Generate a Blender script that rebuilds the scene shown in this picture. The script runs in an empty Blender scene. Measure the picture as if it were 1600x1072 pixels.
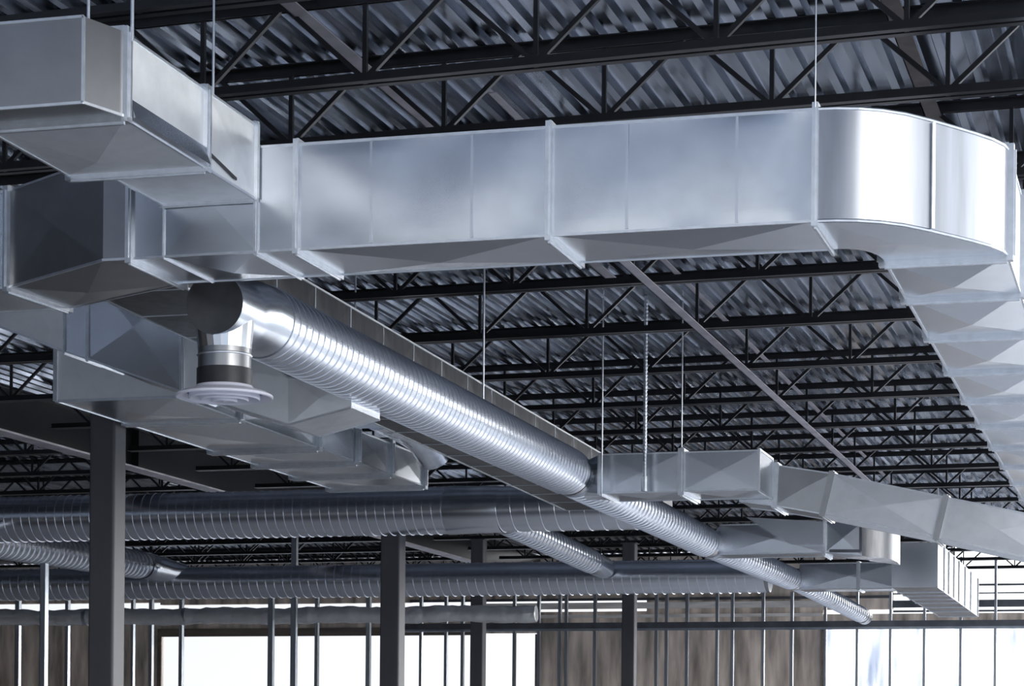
import bpy, bmesh, math, random
from mathutils import Vector, Matrix
random.seed(7)
S = bpy.context.scene
COL = S.collection
PI = math.pi

# ---------------------------------------------------------------- camera
F_PX = 3600.0                      # focal length in pixels of the 1600-wide frame
ROLL = math.radians(0.5)
HOR = 1171.0                       # picture row of the optical axis (shifted lens)
EYE = 1.6
YAW = math.atan(1030.0 / F_PX)
cam_d = bpy.data.cameras.new('camera')
cam = bpy.data.objects.new('camera', cam_d)
COL.objects.link(cam)
cam_d.sensor_width = 36.0
cam_d.lens = 36.0 * F_PX / 1600.0
cam_d.shift_x = 0.0
cam_d.shift_y = (HOR - 536.0) / 1600.0
cam_d.clip_end = 500
cam.matrix_world = (Matrix.Translation((0, 0, EYE)) @ Matrix.Rotation(YAW, 4, 'Z')
                    @ Matrix.Rotation(PI / 2, 4, 'X') @ Matrix.Rotation(ROLL, 4, 'Z'))
S.camera = cam

# ---------------------------------------------------------------- world, sun, exposure
W = bpy.data.worlds.new('sky')
S.world = W
W.use_nodes = True
nt = W.node_tree
nt.nodes.clear()
tc = nt.nodes.new('ShaderNodeTexCoord')
sp = nt.nodes.new('ShaderNodeSeparateXYZ')
rp = nt.nodes.new('ShaderNodeValToRGB')
bg = nt.nodes.new('ShaderNodeBackground')
wo = nt.nodes.new('ShaderNodeOutputWorld')
rp.color_ramp.elements[0].position = 0.0
rp.color_ramp.elements[0].color = (0.93, 0.96, 1.0, 1)
rp.color_ramp.elements[1].position = 0.7
rp.color_ramp.elements[1].color = (0.46, 0.60, 0.84, 1)
nt.links.new(tc.outputs['Generated'], sp.inputs[0])
nt.links.new(sp.outputs['Z'], rp.inputs[0])
BRIGHT = Vector((math.sin(math.radians(30)), math.cos(math.radians(30)), .10)).normalized()   # sky glow added ahead on the open side to brighten the duct sides
dt = nt.nodes.new('ShaderNodeVectorMath'); dt.operation = 'DOT_PRODUCT'; dt.inputs[1].default_value = BRIGHT
pw = nt.nodes.new('ShaderNodeMath'); pw.operation = 'POWER'; pw.use_clamp = False; pw.inputs[1].default_value = 11
cl = nt.nodes.new('ShaderNodeMath'); cl.operation = 'MAXIMUM'; cl.inputs[1].default_value = 0
gl = nt.nodes.new('ShaderNodeMix'); gl.data_type = 'RGBA'; gl.blend_type = 'ADD'; gl.clamp_result = False; gl.inputs[0].default_value = 1
sc = nt.nodes.new('ShaderNodeMath'); sc.operation = 'MULTIPLY'; sc.inputs[1].default_value = 9.5
nt.links.new(tc.outputs['Generated'], dt.inputs[0]); nt.links.new(dt.outputs['Value'], cl.inputs[0]); nt.links.new(cl.outputs[0], pw.inputs[0]); nt.links.new(pw.outputs[0], sc.inputs[0])
nt.links.new(rp.outputs[0], gl.inputs[6]); nt.links.new(sc.outputs[0], gl.inputs[7]); nt.links.new(gl.outputs[2], bg.inputs[0])
nt.links.new(bg.outputs[0], wo.inputs[0])
bg.inputs[1].default_value = 1.05

sun_d = bpy.data.lights.new('sun', 'SUN')
sun = bpy.data.objects.new('sun', sun_d)
COL.objects.link(sun)
sun_d.energy = 2.6
sun_d.angle = math.radians(50)
sun_d.color = (1.0, 0.97, 0.93)
sun.rotation_euler = Vector((-1.0, .45, -.17)).to_track_quat('-Z', 'Y').to_euler()

S.view_settings.view_transform = 'Standard'
S.view_settings.look = 'None'
S.view_settings.gamma = 1.0
S.view_settings.use_curve_mapping = False
S.view_settings.exposure = 0.0

# ---------------------------------------------------------------- surveying helpers
_F = Vector((-math.sin(YAW), math.cos(YAW), 0)); _R = Vector((math.cos(YAW), math.sin(YAW), 0)); _U = Vector((0, 0, 1))
def ray(px, py):
    x = (px - 800) / F_PX; y = (HOR - py) / F_PX
    c, s = math.cos(ROLL), math.sin(ROLL)
    return _F + _R * (c * x - s * y) + _U * (s * x + c * y)
def at(px, py, X=None, Y=None, Z=None, t=None):
    d = ray(px, py)
    if t is None:
        t = X / d.x if X is not None else Y / d.y if Y is not None else (Z - EYE) / d.z
    return Vector((0, 0, EYE)) + d * t

# ---------------------------------------------------------------- materials
def mat(name, base, metal=0.0, rough=0.5, noise=0.0, nscale=6.0, stretch=(1, 1, 1), bump=0.0, bscale=3.0, rnoise=0.0, spangle=0.0):
    m = bpy.data.materials.new(name); m.use_nodes = True
    n = m.node_tree; b = n.nodes['Principled BSDF']
    b.inputs['Base Color'].default_value = (*base, 1); b.inputs['Metallic'].default_value = metal; b.inputs['Roughness'].default_value = rough
    t = n.nodes.new('ShaderNodeTexCoord'); mp = n.nodes.new('ShaderNodeMapping'); mp.inputs['Scale'].default_value = stretch
    n.links.new(t.outputs['Object'], mp.inputs[0])
    if noise or rnoise:
        a = n.nodes.new('ShaderNodeTexNoise'); a.inputs['Scale'].default_value = nscale; a.inputs['Detail'].default_value = 5
        n.links.new(mp.outputs[0], a.inputs[0])
        if noise:
            r = n.nodes.new('ShaderNodeMapRange'); r.inputs[1].default_value = .3; r.inputs[2].default_value = .7
            r.inputs[3].default_value = 1 - noise; r.inputs[4].default_value = 1 + noise
            n.links.new(a.outputs[0], r.inputs[0])
            v = n.nodes.new('ShaderNodeMix'); v.data_type = 'RGBA'; v.blend_type = 'MULTIPLY'; v.inputs[0].default_value = 1
            v.inputs[6].default_value = (*base, 1)
            n.links.new(r.outputs[0], v.inputs[7])
            n.links.new(v.outputs[2], b.inputs['Base Color'])
        if rnoise:
            r = n.nodes.new('ShaderNodeMapRange'); r.inputs[1].default_value = .3; r.inputs[2].default_value = .7
            r.inputs[3].default_value = max(.03, rough - rnoise); r.inputs[4].default_value = rough + rnoise
            n.links.new(a.outputs[0], r.inputs[0]); n.links.new(r.outputs[0], b.inputs['Roughness'])
    if bump:
        a2 = n.nodes.new('ShaderNodeTexNoise'); a2.inputs['Scale'].default_value = bscale; a2.inputs['Detail'].default_value = 2.5
        n.links.new(mp.outputs[0], a2.inputs[0])
        bp = n.nodes.new('ShaderNodeBump'); bp.inputs['Strength'].default_value = 1; bp.inputs['Distance'].default_value = bump
        n.links.new(a2.outputs[0], bp.inputs['Height']); n.links.new(bp.outputs[0], b.inputs['Normal'])
    return m
GALV = mat('galvanized_sheet', (.66, .69, .735), 1, .25, .04, 9)
GALV_S = mat('satin_sheet_lightened', (.93, .95, .97), 1, .50, .05, 9)  # galvanized sheet lightened for brightly lit faces; the light is in the colour
GALV_M = mat('streaked_sheet_darkened', (.048, .050, .055), 1, .34, .5, 3, (6, 6, .6))  # base darkened to hold down sky glare on the high duct
GALV_R = mat('sheet_darkened', (.15, .155, .165), 1, .36, .2, 5, (5, 5, .6))  # galvanized sheet darkened so faces turned to the bright sky stay grey
GALV_H = mat('rolled_sheet_darkened', (.40, .42, .46), 1, .30, .22, 2.2, (3.5, 3.5, .35))  # elbow heel colour darkened against glare from sun and sky
CAPM = mat('dark_cap_sheet', (.10, .10, .105), .9, .42, .3, 5)  # cap disc has a darker base than the ducts
GALV_D = mat('galvanized_sheet_shaded', (.36, .365, .375), 1, .30, .06, 7)  # galvanized sheet with shade and dark reflections put into its colour
SEAM = mat('folded_seam', (.76, .79, .83), 1, .32, .08, 20)
CRINK = mat('crinkled_sheet', (.66, .70, .76), 1, .22, .05, 6, (1, 1, 1), .05, 3.5, .06)
SPIR = mat('spiral_sheet', (.70, .73, .79), 1, .27, .04, 5)
FOIL = mat('foil_wrap', (.78, .79, .80), .55, .22, .06, 8, (1, 1, 1), .03, 5, .05)
DECK = mat('deck_sheet', (.46, .51, .60), 1, .20, .28, 1.6, (3, .5, 3), .005, 2.0, .07)
BLACK = mat('black_primer', (.010, .010, .012), 0, .30, .3, 8)
COLM = mat('grey_primer', (.075, .075, .085), 0, .5, .12, 6, (1, 1, .2))
ANGLE = mat('pale_angle', (.56, .53, .57), .4, .45, .2, 4)
WHITE = mat('white_enamel', (.80, .80, .90), 0, .35, .04, 10)
TAPE = mat('dark_duct_band', (.03, .03, .035), .2, .4, .2, 10)
STUD = mat('stud_steel', (.55, .60, .66), 1, .35, .12, 5, (1, 1, .3), .003, 8)
TRACK = mat('track_steel', (.16, .17, .19), .8, .45, .2, 5)
WOOD = mat('wood_sheathing', (.74, .64, .56), 0, .75, .6, 1.9, (2.2, 1, .35))
BOARD = mat('wood_header', (.20, .165, .14), 0, .7, .3, 3, (.3, 1, 3))
CONC = mat('concrete', (.64, .66, .71), 0, .24, .10, .6)
_n = CONC.node_tree                       # floor band coloured darker, added to darken reflections in the cross pipes
_t = _n.nodes.new('ShaderNodeTexCoord'); _s = _n.nodes.new('ShaderNodeSeparateXYZ'); _z = _n.nodes.new('ShaderNodeTexNoise'); _z.inputs['Scale'].default_value = .35
_a = _n.nodes.new('ShaderNodeMath'); _a.operation = 'MULTIPLY_ADD'; _a.inputs[1].default_value = 4.0
_r = _n.nodes.new('ShaderNodeValToRGB'); _e = _r.color_ramp.elements
_q = _n.nodes.new('ShaderNodeMapRange'); _q.inputs[1].default_value = 0; _q.inputs[2].default_value = 44
_e[0].position = .22; _e[0].color = (1, 1, 1, 1); _e[1].position = .29; _e[1].color = (.22, .22, .23, 1)
_x = _e.new(.43); _x.color = (.22, .22, .23, 1); _x = _e.new(.50); _x.color = (1, 1, 1, 1)
_n.links.new(_t.outputs['Object'], _s.inputs[0]); _n.links.new(_t.outputs['Object'], _z.inputs[0])
_n.links.new(_z.outputs[0], _a.inputs[0]); _n.links.new(_s.outputs['Y'], _a.inputs[2]); _n.links.new(_a.outputs[0], _q.inputs[0]); _n.links.new(_q.outputs[0], _r.inputs[0])
_b = _n.nodes['Principled BSDF']; _src = _b.inputs['Base Color'].links[0].from_socket
_m = _n.nodes.new('ShaderNodeMix'); _m.data_type = 'RGBA'; _m.blend_type = 'MULTIPLY'; _m.inputs[0].default_value = 1
_n.links.new(_src, _m.inputs[6]); _n.links.new(_r.outputs[0], _m.inputs[7]); _n.links.new(_m.outputs[2], _b.inputs['Base Color'])
GROUND = mat('gravel_ground', (.80, .79, .77), 0, .9, .1, .4)
ROD = mat('zinc_rod', (.62, .66, .72), 1, .3, .1, 40)
BLOCK = mat('painted_block', (.05, .045, .042), 0, .8, .2, 2)

# ---------------------------------------------------------------- mesh helpers
class MB:
    def __init__(self): self.v = []; self.f = []; self.sm = []
    def add(self, vs, fs, smooth=False):
        o = len(self.v); self.v += [tuple(v) for v in vs]
        for f in fs: self.f.append([i + o for i in f]); self.sm.append(smooth)
    def hexa(self, a, b):                     # two quads of matching corners
        self.add(list(a) + list(b), [(3, 2, 1, 0), (4, 5, 6, 7)] + [(i, (i + 1) % 4, 4 + (i + 1) % 4, 4 + i) for i in range(4)])
    def box(self, lo, hi):
        x0, y0, z0 = lo; x1, y1, z1 = hi
        self.hexa([(x0, y0, z0), (x1, y0, z0), (x1, y1, z0), (x0, y1, z0)], [(x0, y0, z1), (x1, y0, z1), (x1, y1, z1), (x0, y1, z1)])
    def bar(self, p, q, w, h, up=(0, 0, 1)):
        p = Vector(p); q = Vector(q); d = (q - p).normalized(); up = Vector(up)
        if abs(d.dot(up)) > .98: up = Vector((0, 1, 0))
        s = d.cross(up).normalized(); u = s.cross(d)
        c = [s * (w / 2 * i) + u * (h / 2 * j) for i, j in ((-1, -1), (1, -1), (1, 1), (-1, 1))]
        self.hexa([p + k for k in c], [q + k for k in c])
    def tube(self, pts, r, n=12, cap=True, smooth=True):
        pts = [Vector(p) for p in pts]; rs = r if isinstance(r, (list, tuple)) else [r] * len(pts)
        ref = None; vs = []
        for i, p in enumerate(pts):
            d = (pts[min(i + 1, len(pts) - 1)] - pts[max(i - 1, 0)]).normalized()
            if ref is None: ref = d.orthogonal().normalized()
            ref = (ref - d * ref.dot(d)).normalized(); s = d.cross(ref)
            vs += [p + (ref * math.cos(2 * PI * k / n) + s * math.sin(2 * PI * k / n)) * rs[i] for k in range(n)]
        fs = [(i * n + k, i * n + (k + 1) % n, (i + 1) * n + (k + 1) % n, (i + 1) * n + k) for i in range(len(pts) - 1) for k in range(n)]
        self.add(vs, fs, smooth)
        if cap:
            m = (len(pts) - 1) * n
            self.add(vs[:n], [tuple(range(n))[::-1]]); self.add(vs[m:], [tuple(range(n))])
    def prism(self, prof, d):                 # closed 3-D outline swept by vector d
        n = len(prof); d = Vector(d); a = [Vector(p) for p in prof]
        self.add(a + [p + d for p in a], [tuple(range(n))[::-1], tuple(range(n, 2 * n))] + [(i, (i + 1) % n, n + (i + 1) % n, n + i) for i in range(n)])
    def build(self, name, m, parent=None, loc=None, smooth_angle=None):
        me = bpy.data.meshes.new(name)
        o = bpy.data.objects.new(name, me); COL.objects.link(o)
        base = Vector((0, 0, 0))
        if parent is not None: o.parent = parent; base = BASE[parent.name]
        elif loc is not None: base = Vector(loc); o.location = base
        me.from_pydata([tuple(Vector(v) - base) for v in self.v], [], self.f)
        for p, s in zip(me.polygons, self.sm): p.use_smooth = s
        bm = bmesh.new(); bm.from_mesh(me)
        bmesh.ops.recalc_face_normals(bm, faces=bm.faces[:]); bm.to_mesh(me); bm.free()
        if smooth_angle: me.set_sharp_from_angle(angle=math.radians(smooth_angle))
        me.materials.append(m)
        BASE[o.name] = base
        return o
BASE = {}
def tag(o, label=None, cat=None, group=None, kind=None):
    if label: o['label'] = label
    if cat: o['category'] = cat
    if group: o['group'] = group
    if kind: o['kind'] = kind
    return o
def thing(name, loc, label, cat, group=None):
    o = bpy.data.objects.new(name, None); COL.objects.link(o); o.location = loc; BASE[o.name] = Vector(loc)
    o.empty_display_size = .1
    return tag(o, label, cat, group)
def copy_tree(o, parent=None):
    c = o.copy(); COL.objects.link(c)
    if parent is not None: c.parent = parent
    BASE[c.name] = BASE.get(o.name, Vector())
    for ch in list(o.children): copy_tree(ch, c)
    return c
ORD = ['first', 'second', 'third', 'fourth', 'fifth', 'sixth', 'seventh', 'eighth', 'ninth', 'tenth', 'eleventh', 'twelfth', 'thirteenth',
       'fourteenth', 'fifteenth', 'sixteenth', 'seventeenth', 'eighteenth', 'nineteenth', 'twentieth', 'twenty-first', 'twenty-second', 'twenty-third', 'twenty-fourth', 'twenty-fifth']

# a sheet-metal duct section between two quads (corners in the same order), each side cross-broken to a shallow pyramid
def section(parent, a, b, m=None, crown=.012, seam=True, warp=None):
    """crown: height of the cross-break, one number or one per side; warp: (side, function(u, v) -> height) makes that side a dented sheet"""
    a = [Vector(p) for p in a]; b = [Vector(p) for p in b]
    mb = MB(); ctr = sum(a + b, Vector()) / 8
    cr = crown if isinstance(crown, (tuple, list)) else [crown] * 4
    for i in range(4):
        j = (i + 1) % 4
        q = [a[i], a[j], b[j], b[i]]
        c = sum(q, Vector()) / 4
        nrm = (q[2] - q[0]).cross(q[3] - q[1]).normalized()
        if nrm.dot(c - ctr) < 0: nrm.negate()
        size = min((q[1] - q[0]).length, (q[2] - q[1]).length)
        if warp and warp[0] == i:
            nu, nv = 40, 14; vs = []
            for iu in range(nu + 1):
                for iv in range(nv + 1):
                    u = iu / nu; v = iv / nv
                    p = (a[i] * (1 - v) + a[j] * v) * (1 - u) + (b[i] * (1 - v) + b[j] * v) * u
                    e = min(1, 12 * min(u, 1 - u, v, 1 - v))
                    vs.append(p + nrm * warp[1](u, v) * e)
            mb.add(vs, [(iu * (nv + 1) + iv, (iu + 1) * (nv + 1) + iv, (iu + 1) * (nv + 1) + iv + 1, iu * (nv + 1) + iv + 1) for iu in range(nu) for iv in range(nv)], True)
        else:
            mb.add(q + [c + nrm * cr[i] * min(1, size / .4)], [(0, 1, 4), (1, 2, 4), (2, 3, 4), (3, 0, 4)])
    o = mb.build('duct_section', m or GALV, parent)
    if seam:
        for i in range(4):
            s = MB(); s.bar(a[i], b[i], .011, .011); s.build('corner_seam', SEAM, o)
    return o
def flange(parent, q, d, w=.022, lip=.022, m=None):
    """frame round the quad q, w thick along the run direction d"""
    q = [Vector(p) for p in q]; c = sum(q, Vector()) / 4; d = Vector(d).normalized()
    mb = MB()
    for i in range(4):
        j = (i + 1) % 4
        ed = (q[j] - q[i]).normalized(); out = ed.cross(d).normalized()
        if out.dot((q[i] + q[j]) / 2 - c) < 0: out.negate()
        ext = lip if i % 2 else -.0045
        p0 = q[i] - ed * ext; p1 = q[j] + ed * ext
        mb.hexa([p0 - out * .004 - d * w / 2, p0 + out * lip - d * w / 2, p0 + out * lip + d * w / 2, p0 - out * .004 + d * w / 2],
                [p1 - out * .004 - d * w / 2, p1 + out * lip - d * w / 2, p1 + out * lip + d * w / 2, p1 - out * .004 + d * w / 2])
        # folded cleat standing proud in the middle of the joint
        p0 = q[i]; p1 = q[j]
        mb.hexa([p0 - d * w * .16, p0 + out * lip * 1.35 - d * w * .16, p0 + out * lip * 1.35 + d * w * .16, p0 + d * w * .16],
                [p1 - d * w * .16, p1 + out * lip * 1.35 - d * w * .16, p1 + out * lip * 1.35 + d * w * .16, p1 + d * w * .16])
    return mb.build('joint_flange', m or SEAM, parent)
def endcap(parent, q, m=None):
    q = [Vector(p) for p in q]; c = sum(q, Vector()) / 4
    mb = MB(); mb.add(q + [c], [(0, 1, 4), (1, 2, 4), (2, 3, 4), (3, 0, 4)])
    return mb.build('end_cap', m or GALV, parent)
def rectX(x, y0, y1, z0, z1): return [(x, y0, z0), (x, y1, z0), (x, y1, z1), (x, y0, z1)]
def rectY(y, x0, x1, z0, z1): return [(x0, y, z0), (x1, y, z0), (x1, y, z1), (x0, y, z1)]

# spiral duct with a real raised helical lock seam
def spiral_mesh(p0, p1, r, pitch=.095, n=40, hand=1, ridge=.0042, r1=None):
    p0 = Vector(p0); p1 = Vector(p1); ax = (p1 - p0); L = ax.length; ax.normalize()
    e1 = Vector((0, 0, 1)).cross(ax).normalized(); e2 = ax.cross(e1)
    offs = [0, .012, .065, .08, .55]; rr = [0, ridge, ridge, 0, 0]
    turns = int(L / pitch)
    mb = MB(); vs = []; k = len(offs)
    for i in range(turns * n + 1):
        ph = 2 * PI * i / n
        d = e1 * math.cos(ph * hand) + e2 * math.sin(ph * hand)
        for o, q in zip(offs + [1.0], rr + [0]):
            s = min(L, max(0, pitch * (i / n + o - .5)))
            rad = (r if r1 is None else r + (r1 - r) * s / L) + q
            vs.append(p0 + ax * s + d * rad)
    fs = [(i * (k + 1) + j, (i + 1) * (k + 1) + j, (i + 1) * (k + 1) + j + 1, i * (k + 1) + j + 1) for i in range(turns * n) for j in range(k)]
    mb.add(vs, fs, True)
    return mb
def ring(p, ax, r, w, m, parent, name='coupling_band', lip=.006):
    p = Vector(p); ax = Vector(ax).normalized()
    mb = MB(); prof = [(-w / 2, r), (-w / 2, r + lip), (-w / 2 + .01, r + lip * .4), (w / 2 - .01, r + lip * .4), (w / 2, r + lip), (w / 2, r)]
    mb.tube([p + ax * s for s, _ in prof], [q for _, q in prof], 40, False)
    return mb.build(name, m, parent, smooth_angle=40)

# ================================================================ THE SETTING
YP, YW = 39.0, 42.0
mb = MB(); mb.box((-34, 5.0, -.25), (.9, YW + .3, 0)); tag(mb.build('floor', CONC), kind='structure')
mb = MB(); mb.box((-90, -90, -.5), (90, 120, -.26)); tag(mb.build('ground', GROUND), kind='structure')

# corrugated steel roof deck: ribs run away from the camera
DZ = 5.24
def deck(x0, x1, y0, y1):
    mb = MB(); pitch = .152; prof = []
    x = x0
    while x < x1:
        prof += [(x, 0), (x + .045, 0), (x + .062, .040), (x + .135, .040)]; x += pitch
    n = len(prof); vs = []
    for y in (y0, y1):
        vs += [(px, y, DZ + pz) for px, pz in prof]
    mb.add(vs, [(i, i + 1, n + i + 1, n + i) for i in range(n - 1)])
    mb.box((x0, y0, DZ + .05), (x1, y1, DZ + .20))
    return mb
b = deck(-24, .6, 4.0, YW); b2_ = deck(-24, -8.2, -8, 4.0); b.add(b2_.v, b2_.f)  # second deck is an unseen wing, added to darken the left-hand duct faces
tag(b.build('ceiling', DECK), kind='structure')
mb = MB(); mb.box((-24.3, -8.3, 0), (-9, -8, 5.24)); tag(mb.build('wall_back_blocker', BLOCK), kind='structure')  # unseen wall added to keep sky light off the left-hand duct faces

# far wall: sheathing with openings, built in its own plane
def wx(px): return at(px, 1000, Y=YW).x
def wz(py): return at(1000, py, Y=YW).z
def wallbox(name, px0, px1, py0, py1, m, kind='structure', th=.18, y=YW):
    x0 = at(px0, 1000, Y=y).x; x1 = at(px1, 1000, Y=y).x
    z0 = max(0, at(1000, py1, Y=y).z); z1 = at(1000, py0, Y=y).z
    mb = MB(); mb.box((x0, y, z0), (x1, y + th, min(z1, 5.23))); return mb
mb = MB()
for a in ((-500, 250, 950, 1400), (-500, 250, 905, 934), (250, 742, 951, 988), (742, 840, 948, 988), (840, 1286, 955, 1400), (250, 640, 905, 938), (640, 1395, 905, 936), (-500, 1490, 800, 906),
          (1286, 1700, 962, 978), (250, 1700, 1120, 1400), (1010, 1395, 936, 955)):
    b = wallbox('w', *a, WOOD); mb.add(b.v, b.f)
tag(mb.build('wall_far', WOOD), kind='structure')
PALE = mat('pale_board', (.86, .83, .80), 0, .6, .25, 3, (.5, 1, 3))
mb = wallbox('t', 745, 1285, 941, 951, PALE, y=YW - .05, th=.045); tag(mb.build('trim_2', PALE), kind='structure')
mb = wallbox('t', 640, 1390, 934, 938, TRACK, y=YW - .07, th=.06); tag(mb.build('trim_3', TRACK), kind='structure')
mb = wallbox('t', 840, 1285, 960, 965, PALE, y=YW - .05, th=.045); tag(mb.build('trim_4', PALE), kind='structure')
mb = wallbox('t', 246, 745, 978, 991, BOARD, y=YW - .06, th=.06); tag(mb.build('trim_1', BOARD), kind='structure')
mb = MB()
for a in ((246, 252, 990, 1122), (836, 842, 990, 1122)):
    b = wallbox('w', *a, BOARD, y=YW - .05, th=.05); mb.add(b.v, b.f)
tag(mb.build('window_1', BOARD), kind='structure')
mb = MB()
for a in ((1284, 1291, 980, 1122), (1286, 1700, 976, 981)):
    b = wallbox('w', *a, BOARD, y=YW - .05, th=.05); mb.add(b.v, b.f)
tag(mb.build('window_2', BOARD), kind='structure')
mb = MB()
for y, h_ in ((918, 3), (931, 2), (942, 11), (957, 3)):
    b = wallbox('w', 1395, 1700, y, y + h_, BOARD, y=YW - .05, th=.05); mb.add(b.v, b.f)
tag(mb.build('window_3', TRACK), kind='structure')
# solid side wall towards the closed half of the building
mb = MB(); mb.box((-24.3, -12, 0), (-24, YW, 5.4)); tag(mb.build('wall_left', BLOCK), kind='structure')

# translucent plastic film over the open wall bay
m = bpy.data.materials.new('plastic_film'); m.use_nodes = True
n = m.node_tree; n.nodes.clear()
out = n.nodes.new('ShaderNodeOutputMaterial'); mx = n.nodes.new('ShaderNodeMixShader'); tr = n.nodes.new('ShaderNodeBsdfTransparent'); tl = n.nodes.new('ShaderNodeBsdfTranslucent')
tx = n.nodes.new('ShaderNodeTexCoord'); mp = n.nodes.new('ShaderNodeMapping'); mp.inputs['Scale'].default_value = (2.2, 1, .35)
nz = n.nodes.new('ShaderNodeTexNoise'); nz.inputs['Scale'].default_value = 1.4; nz.inputs['Detail'].default_value = 4
rg = n.nodes.new('ShaderNodeMapRange'); rg.inputs[1].default_value = .48; rg.inputs[2].default_value = .68; rg.inputs[3].default_value = 0; rg.inputs[4].default_value = .90
tl.inputs[0].default_value = (.50, .54, .62, 1)
n.links.new(tx.outputs['Object'], mp.inputs[0]); n.links.new(mp.outputs[0], nz.inputs[0]); n.links.new(nz.outputs[0], rg.inputs[0])
n.links.new(rg.outputs[0], mx.inputs[0]); n.links.new(tr.outputs[0], mx.inputs[1]); n.links.new(tl.outputs[0], mx.inputs[2]); n.links.new(mx.outputs[0], out.inputs[0])
FILM = m
mb = wallbox('f', 1287, 1700, 978, 1125, FILM, y=YW + .22, th=.004)
tag(mb.build('plastic_sheet', FILM), 'streaky translucent plastic film closing the open bay of the far wall', 'plastic sheet')

# ================================================================ ROOF JOISTS
ZB, ZT = 4.80, 5.235
JX0, JX1 = -10.9, .5
def make_joist(x0, x1, phase):
    L = x1 - x0
    root = thing('bar_joist', (0, 0, 0), '', 'roof joist')
    for nm, z, s in (('bottom_chord', ZB, 1), ('top_chord', ZT, -1)):
        mb = MB()
        for sy in (-1, 1):                     # double angles
            mb.box((x0, sy * .012 - .003, z - .0), (x1, sy * .012 + .003, z + s * .05))
            mb.box((x0, min(sy * .012, sy * .058), z - .003), (x1, max(sy * .012, sy * .058), z + .003))
        mb.build(nm, BLACK, root)
    v = MB(); v.box((-.011, -.011, ZB), (.011, .011, ZT)); vo = v.build('vertical_web', BLACK, root)
    d = MB(); d.bar((0, 0, ZB + .02), (.435, 0, ZT - .02), .024, .024); do = d.build('diagonal_web', BLACK, root)
    e = MB(); e.bar((0, 0, ZB + .02), (-.435, 0, ZT - .02), .024, .024); eo = e.build('diagonal_web', BLACK, root)
    x = x0 + phase; first = True
    while x < x1 - .44:
        for o in (vo, do, eo):
            q = o if first else o.copy()
            if not first: COL.objects.link(q); q.parent = root
            q.location = (x, 0, 0)
        first = False; x += .87
    return root
pj = [(205, 22, 3.0), (860, 103, 3.6), (1280, 166, 2.4), None, None, (800, 455, 1.9), (800, 529, 1.9), (800, 593, 1.9)]
js = []
for p in pj:
    if p is None: js.append(None)
    else:
        w = at(p[0], p[1], Z=ZB); js.append((w.x, w.y, p[2]))
x3 = js[2]; x6 = js[5]
js[3] = (-3, x3[1] + .6 + (x6[1] - x3[1]) * .28, 2.0); js[4] = (-3.8, x3[1] + .45 + (x6[1] - x3[1]) * .62, 2.0)
y = js[-1][1]; x = js[-1][0]
while y < YW - 2.4:
    y += 1.80; x -= .3; js.append((x, y, 1.6))
proto = make_joist(JX0 - 0, JX1, .45)
NODE = {1: 837, 2: 690, 5: 1180, 6: 1263, 7: 1328}     # where a web node of these joists stands
def yawed(o, px, py, deg, node=None):
    a = -math.radians(deg); o.rotation_euler = (0, 0, a)
    c, s = math.cos(a), math.sin(a)
    o.location = (px - c * px, py - s * px, 0)
    if node:
        row = {1: 105, 2: 210, 5: 430, 6: 502, 7: 570}[node]
        xn = (at(NODE[node], row, Z=ZB).x - px) / c + px
        k0 = (xn - (JX0 + .45)) / .87; sh = (k0 - math.floor(k0)) * .87
        if sh > .435: sh -= .87
        o.location.x += c * sh; o.location.y += s * sh
for i, (px, py, dg) in enumerate(js):
    o = proto if i == 0 else copy_tree(proto)
    yawed(o, px, py, dg, i if i in NODE else None)
    o['group'] = 'bar joists under the roof deck'
    o['label'] = f'{ORD[i]} black open-web roof joist counted from the nearest, under the steel deck'
protoL = make_joist(-20.5, -11.72, .5)
i = 0
for (px, py, dg) in js:
    if py < 20: continue
    o = protoL if i == 0 else copy_tree(protoL)
    yawed(o, px, py, dg)
    o['group'] = 'bar joists beyond the girder'
    o['label'] = f'{ORD[i]} black roof joist counted from the nearest, beyond the deep steel girder'
    i += 1

# bridging: pairs of pale angles running away from the camera across the joists
def bridging(pxa, pya, X, y0, y1, z, w, label, m=ANGLE):
    mb = MB()
    mb.box((X - w / 2, y0, z), (X + w / 2, y1, z + .006)); mb.box((X - w / 2, y0, z), (X - w / 2 + .006, y1, z + .04))
    tag(mb.build('bridging_angle', m, None, (X, y0, z)), label, 'bridging angle', 'roof bridging angles')
w = at(570, 108, Z=ZT - .08); bridging(0, 0, w.x, 8.2, 17, ZT - .08, .085, 'wide pale bridging angle crossing above the top of the long front duct')
w = at(1172, 579, Z=ZB - .01); bridging(0, 0, w.x, 12.2, 41, ZB - .05, .075, 'long pale bridging angle under the joists beside the spiral duct')
w = at(1172, 560, Z=ZT - .07); bridging(0, 0, w.x + .12, 12, 41, ZT - .07, .05, 'thin dull bridging angle just above the long pale one')
w = at(1420, 80, Z=ZT - .07); bridging(0, 0, w.x, 8.2, 30, ZT - .07, .09, 'brownish bridging angle above the curved elbow of the front duct', mat('rusty_angle', (.12, .10, .095), .2, .5, .3, 6))

# deep girder at the closed side
g = thing('steel_girder', (-11.5, 6, 4.8), 'deep dark steel roof girder with pale bottom flange behind the thickest column', 'girder')
mb = MB(); mb.box((-11.6, 6, 4.78), (-11.4, YW, 4.80)); mb.build('bottom_flange', ANGLE, g)
mb = MB(); mb.box((-11.508, 6, 4.80), (-11.492, YW, 5.22)); mb.build('web', BLACK, g)
mb = MB(); mb.box((-11.6, 6, 5.22), (-11.4, YW, 5.238)); mb.build('top_flange', BLACK, g)
for y in (24.2,):
    mb = MB(); mb.box((-11.49, y, 4.80), (-11.405, y + .012, 5.22)); mb.build('stiffener', BLACK, g)

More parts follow.
